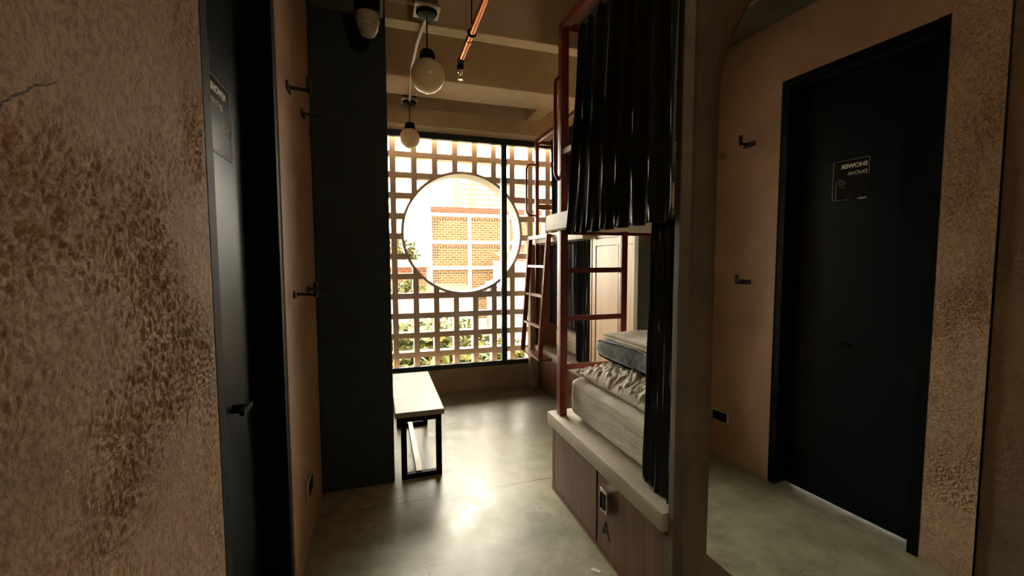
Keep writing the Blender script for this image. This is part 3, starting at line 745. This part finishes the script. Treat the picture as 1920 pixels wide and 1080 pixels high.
ld = thing('bunk_ladder', 'small leaning red steel ladder hooked on the far bunk', 'ladder', (1.27, 3.44, .42))
def lp(y, z): t_ = (z - .39) / 1.0; return (1.262 + .060 * t_, y - .035 * t_, z)
for y in (3.665, 3.235): obj('stile', bar(BM(), lp(y, .375), lp(y, 1.415), .034, .022), 'red', ld, True)
for z in (.64, .90, 1.15): obj('rung', bar(BM(), lp(3.235, z), lp(3.665, z), .030, .014), 'red', ld, True)
obj('top_bar', bar(BM(), lp(3.235, 1.405), lp(3.665, 1.405), .034, .022), 'red', ld, True)
obj('foot_plate', box(BM(), 1.245, 1.360, 3.20, 3.69, .362, .377, .002), 'red', ld)
obj('hook_arm', box(BM(), 1.318, 1.358, 3.185, 3.215, 1.395, 1.412, .002), 'red', ld)
mf = obj('mattress', cushion(1.475, 2.75, 2.675, 3.43, .420, .62, 20, 24, .004, 4, pz=8), 'sheet', None, True, 180); tag(mf, 'mattress with white sheet on the far lower ledge', 'mattress')
mf2 = obj('mattress', cushion(1.475, 2.75, 2.675, 3.58, 1.432, 1.58, 20, 16, .002, 6, pz=8), 'sheet', None, True, 180); tag(mf2, 'mattress on the far upper ledge behind the navy curtain', 'mattress')
curtain('curtain', 'navy curtain bunched at the lower far bunk beside the oak locker', 1.432, 2.672, 2.90, .424, 1.345, 5, .018, 'navy', .0, .004, 12)
curtain('curtain', 'dark navy curtain drawn inside the lower far bunk behind the ladder', 1.50, 2.93, 3.56, .636, 1.345, 9, .014, 'navy', 0, .004, 15)
curtain('curtain', 'dark navy curtain hanging in the far upper bunk near the window', 1.432, 2.74, 3.40, 1.436, 2.235, 9, .018, 'navy', 0, .006, 18)

# ------------------------------------------------------------------ outside
struct('street_ground', box(BM(), -150, 300, 6, 420, -8.2, -8), 'ground', label='street level ground far below the window', cat='ground')
def windows(parent, wins):
    for w_ in wins: obj('window', box(BM(), *w_, .01), 'pane', parent)
# brick flats
fl = thing('brick_apartment_block', 'orange brick apartment block with white bands framed by the round opening', 'building', (9, 50, -8))
Y0 = 44
obj('rendered_wall', box(BM(), 5.12, 20, Y0 + .02, Y0 + 26, -8, 6.35, .02), 'rendr', fl)
for a, b in ((5.2, 8.95), (9.4, 13.2), (13.65, 19.9)):
    for k, (z0, z1) in enumerate(((3.35, 5.85), (.65, 2.95), (-2.1, .25), (-5, -2.5))):
        p_ = obj('brick_panel', box(BM(), 0, b - a, -.03, .05, z0 - z1, 0, .005), 'brickc' if a < 6 else 'brickp')
        p_.location = (a, Y0, z1); p_.parent = fl; p_.matrix_parent_inverse = fl.matrix_world.inverted()
obj('parapet', box(BM(), 5.1, 20, Y0 - .08, Y0 + .25, 6.2, 6.80, .01), 'brickr', fl)
for z in (5.95, 3.1, .4, -2.3): obj('band', box(BM(), 5.1, 20, Y0 - .15, Y0 + .0, z - .13, z + .13, .01), 'rendr', fl)
for x in (5.05, 9.17, 13.42): obj('pilaster', box(BM(), x - .16, x + .16, Y0 - .12, Y0 + .02, -8, 6.1, .01), 'rendr', fl)
# tower
tw = thing('high_rise_tower', 'hazy high-rise tower with balcony rows rising behind the brick block', 'building', (65, 262, -8))
obj('shaft', box(BM(), 42, 92, 250, 275, -8, 51, .05), 'tower', tw)
for (a, b) in ((46.5, 52), (54.5, 72), (76, 90)):
    for k in range(18):
        z = 48.3 - k * 2.9
        if z < 3: break
        obj('balcony', box(BM(), a, b, 248.6, 250, z - 1.25, z, .03), 'towerw', tw)
        obj('window', box(BM(), a + .3, b - .3, 249.9, 250.05, z + .1, z + 1.45), 'pane', tw)
# low houses
def house(name, label, x0, x1, y0, y1, z1, mat, roof, wins=(), pitch=0.0):
    h = thing(name, label, 'house', ((x0 + x1) / 2, (y0 + y1) / 2, -8))
    obj('wall', box(BM(), x0, x1, y0, y1, -8, z1, .01), mat, h)
    bm = BM(); vs = [(x0 - .2, y0 - .3, z1), (x1 + .2, y0 - .3, z1), (x1 + .2, y1, z1 + pitch), (x0 - .2, y1, z1 + pitch)]
    a = [bm.verts.new(v) for v in vs]; b = [bm.verts.new((v[0], v[1], v[2] + .08)) for v in vs]
    bm.faces.new(a[::-1]); bm.faces.new(b)
    for i in range(4): bm.faces.new((a[i], a[(i + 1) % 4], b[(i + 1) % 4], b[i]))
    obj('roof', bm, roof, h)
    for w_ in wins:
        f_ = obj('window', box(BM(), w_[0], w_[1], y0 - .05, y0 + .02, w_[2], w_[3], .01), 'rendr', h)
        obj('pane', box(BM(), w_[0] + .08, w_[1] - .08, y0 - .07, y0 - .04, w_[2] + .08, w_[3] - .08), 'pane', f_)
    return h
house('brick_house', 'small orange brick house with white framed windows left of the apartment block', .4, 3.05, 29, 36, .72, 'brickr', 'tile', [(1.35, 1.75, -1.55, -.35), (2.05, 2.4, -1.55, -.35)], .5)
house('garage', 'low rendered outbuilding in front of the apartment block', 3.6, 7.5, 33, 40, -1.6, 'rendr', 'tile', [], .6)
house('white_house', 'white rendered house to the right beyond the mullion', 9.0, 16.5, 30, 36, -1.0, 'rendr', 'roofm', [(10, 10.8, -3, -1.6), (12, 12.8, -3, -1.6)], .3)
house('orange_house', 'orange tiled house at the right edge of the screen', 11.2, 20, 37, 42, 1.2, 'rendr', 'tile', [(12, 13, -.6, .4)], .8)
rf = thing('corrugated_shed', 'shed with a pale corrugated roof seen through the lower left holes', 'shed', (1.2, 17, -8))
obj('wall', box(BM(), -.8, 2.55, 15.6, 19.5, -8, -1.25, .01), 'rendr', rf)
bm = BM(); N_ = 120; a = []
for i in range(N_ + 1):
    x = -1 + 3.75 * i / N_; dz = .045 * math.sin(x * 2 * math.pi / .22)
    a.append((bm.verts.new((x, 15.4, -1.02 + dz)), bm.verts.new((x, 19.8, -.35 + dz)), bm.verts.new((x, 15.4, -1.06 + dz)), bm.verts.new((x, 19.8, -.39 + dz))))
for i in range(N_):
    p, q = a[i], a[i + 1]; bm.faces.new((p[0], q[0], q[1], p[1])); bm.faces.new((p[2], p[3], q[3], q[2])); bm.faces.new((p[0], p[2], q[2], q[0])); bm.faces.new((p[1], q[1], q[3], p[3]))
obj('corrugated_roof', bm, 'roofm', rf)
def tree(label, x, y, ztop, r, seed, n=2600, leaf=.12, sq=.8, zlow=-8):
    rnd = random.Random(seed); tr_ = thing('leafy_tree', label, 'tree', (x, y, -8), 'trees below the window')
    cz_ = ztop - r * sq
    bm = BM(); tube(bm, [(x, y, -8), (x + .1, y, -5), (x, y, cz_)], [.22, .17, .07], 10)
    for k in range(9):
        a = rnd.uniform(0, 6.28); e = rnd.uniform(.2, 1)
        tube(bm, [(x, y, cz_ - r * .6), (x + math.cos(a) * r * .4, y + math.sin(a) * r * .4, cz_ + e * r * .2), (x + math.cos(a) * r * .75, y + math.sin(a) * r * .75, cz_ + e * r * .5)], [.06, .04, .015], 6)
    obj('trunk', bm, 'bark', tr_, True)
    bm = BM(); lobes = [(rnd.gauss(0, .42), rnd.gauss(0, .42), rnd.gauss(0, .42)) for _ in range(26)]
    for i in range(n):
        lb = lobes[i % len(lobes)]; d = Vector((rnd.gauss(0, 1), rnd.gauss(0, 1), rnd.gauss(0, 1))).normalized() * (.45 * rnd.uniform(.55, 1))
        p = Vector((x + (lb[0] + d.x) * r, y + (lb[1] + d.y) * r, cz_ + (lb[2] + d.z) * r * sq))
        if p.z > ztop + .25: p.z = ztop - rnd.uniform(0, .3)
        u = Vector((rnd.gauss(0, 1), rnd.gauss(0, 1), rnd.gauss(0, .6))).normalized(); w = u.orthogonal().normalized(); w.rotate(Matrix.Rotation(rnd.uniform(0, 6.28), 3, u))
        s = leaf * rnd.uniform(.6, 1.3)
        bm.faces.new([bm.verts.new(p - u * s), bm.verts.new(p + w * s * .42), bm.verts.new(p + u * s), bm.verts.new(p - w * s * .42 + Vector((0, 0, s * .2)))])
    obj('foliage', bm, 'leaf', tr_)
tree('yellow green tree crown at the lower left of the screen', .4, 10.6, -.22, 1.9, 1, 12000, .15)
tree('leafy tree crown below the round opening', 2.6, 13.6, -.62, 2.1, 2, 12000, .16)
tree('leafy tree crown at the lower right by the mullion', 4.4, 11.2, -1.15, 1.6, 3, 10000, .14)
tree('distant round tree left of the brick apartment block', 1.3, 47, 3.6, 2.6, 4, 3000, .3)
tree('tree in the far gap at the left edge of the screen', -1.2, 40, 3.0, 2.6, 5, 2500, .25)
tree('small tree between the shed and the brick house', 1.6, 24.5, .1, 1.0, 6, 2000, .14)
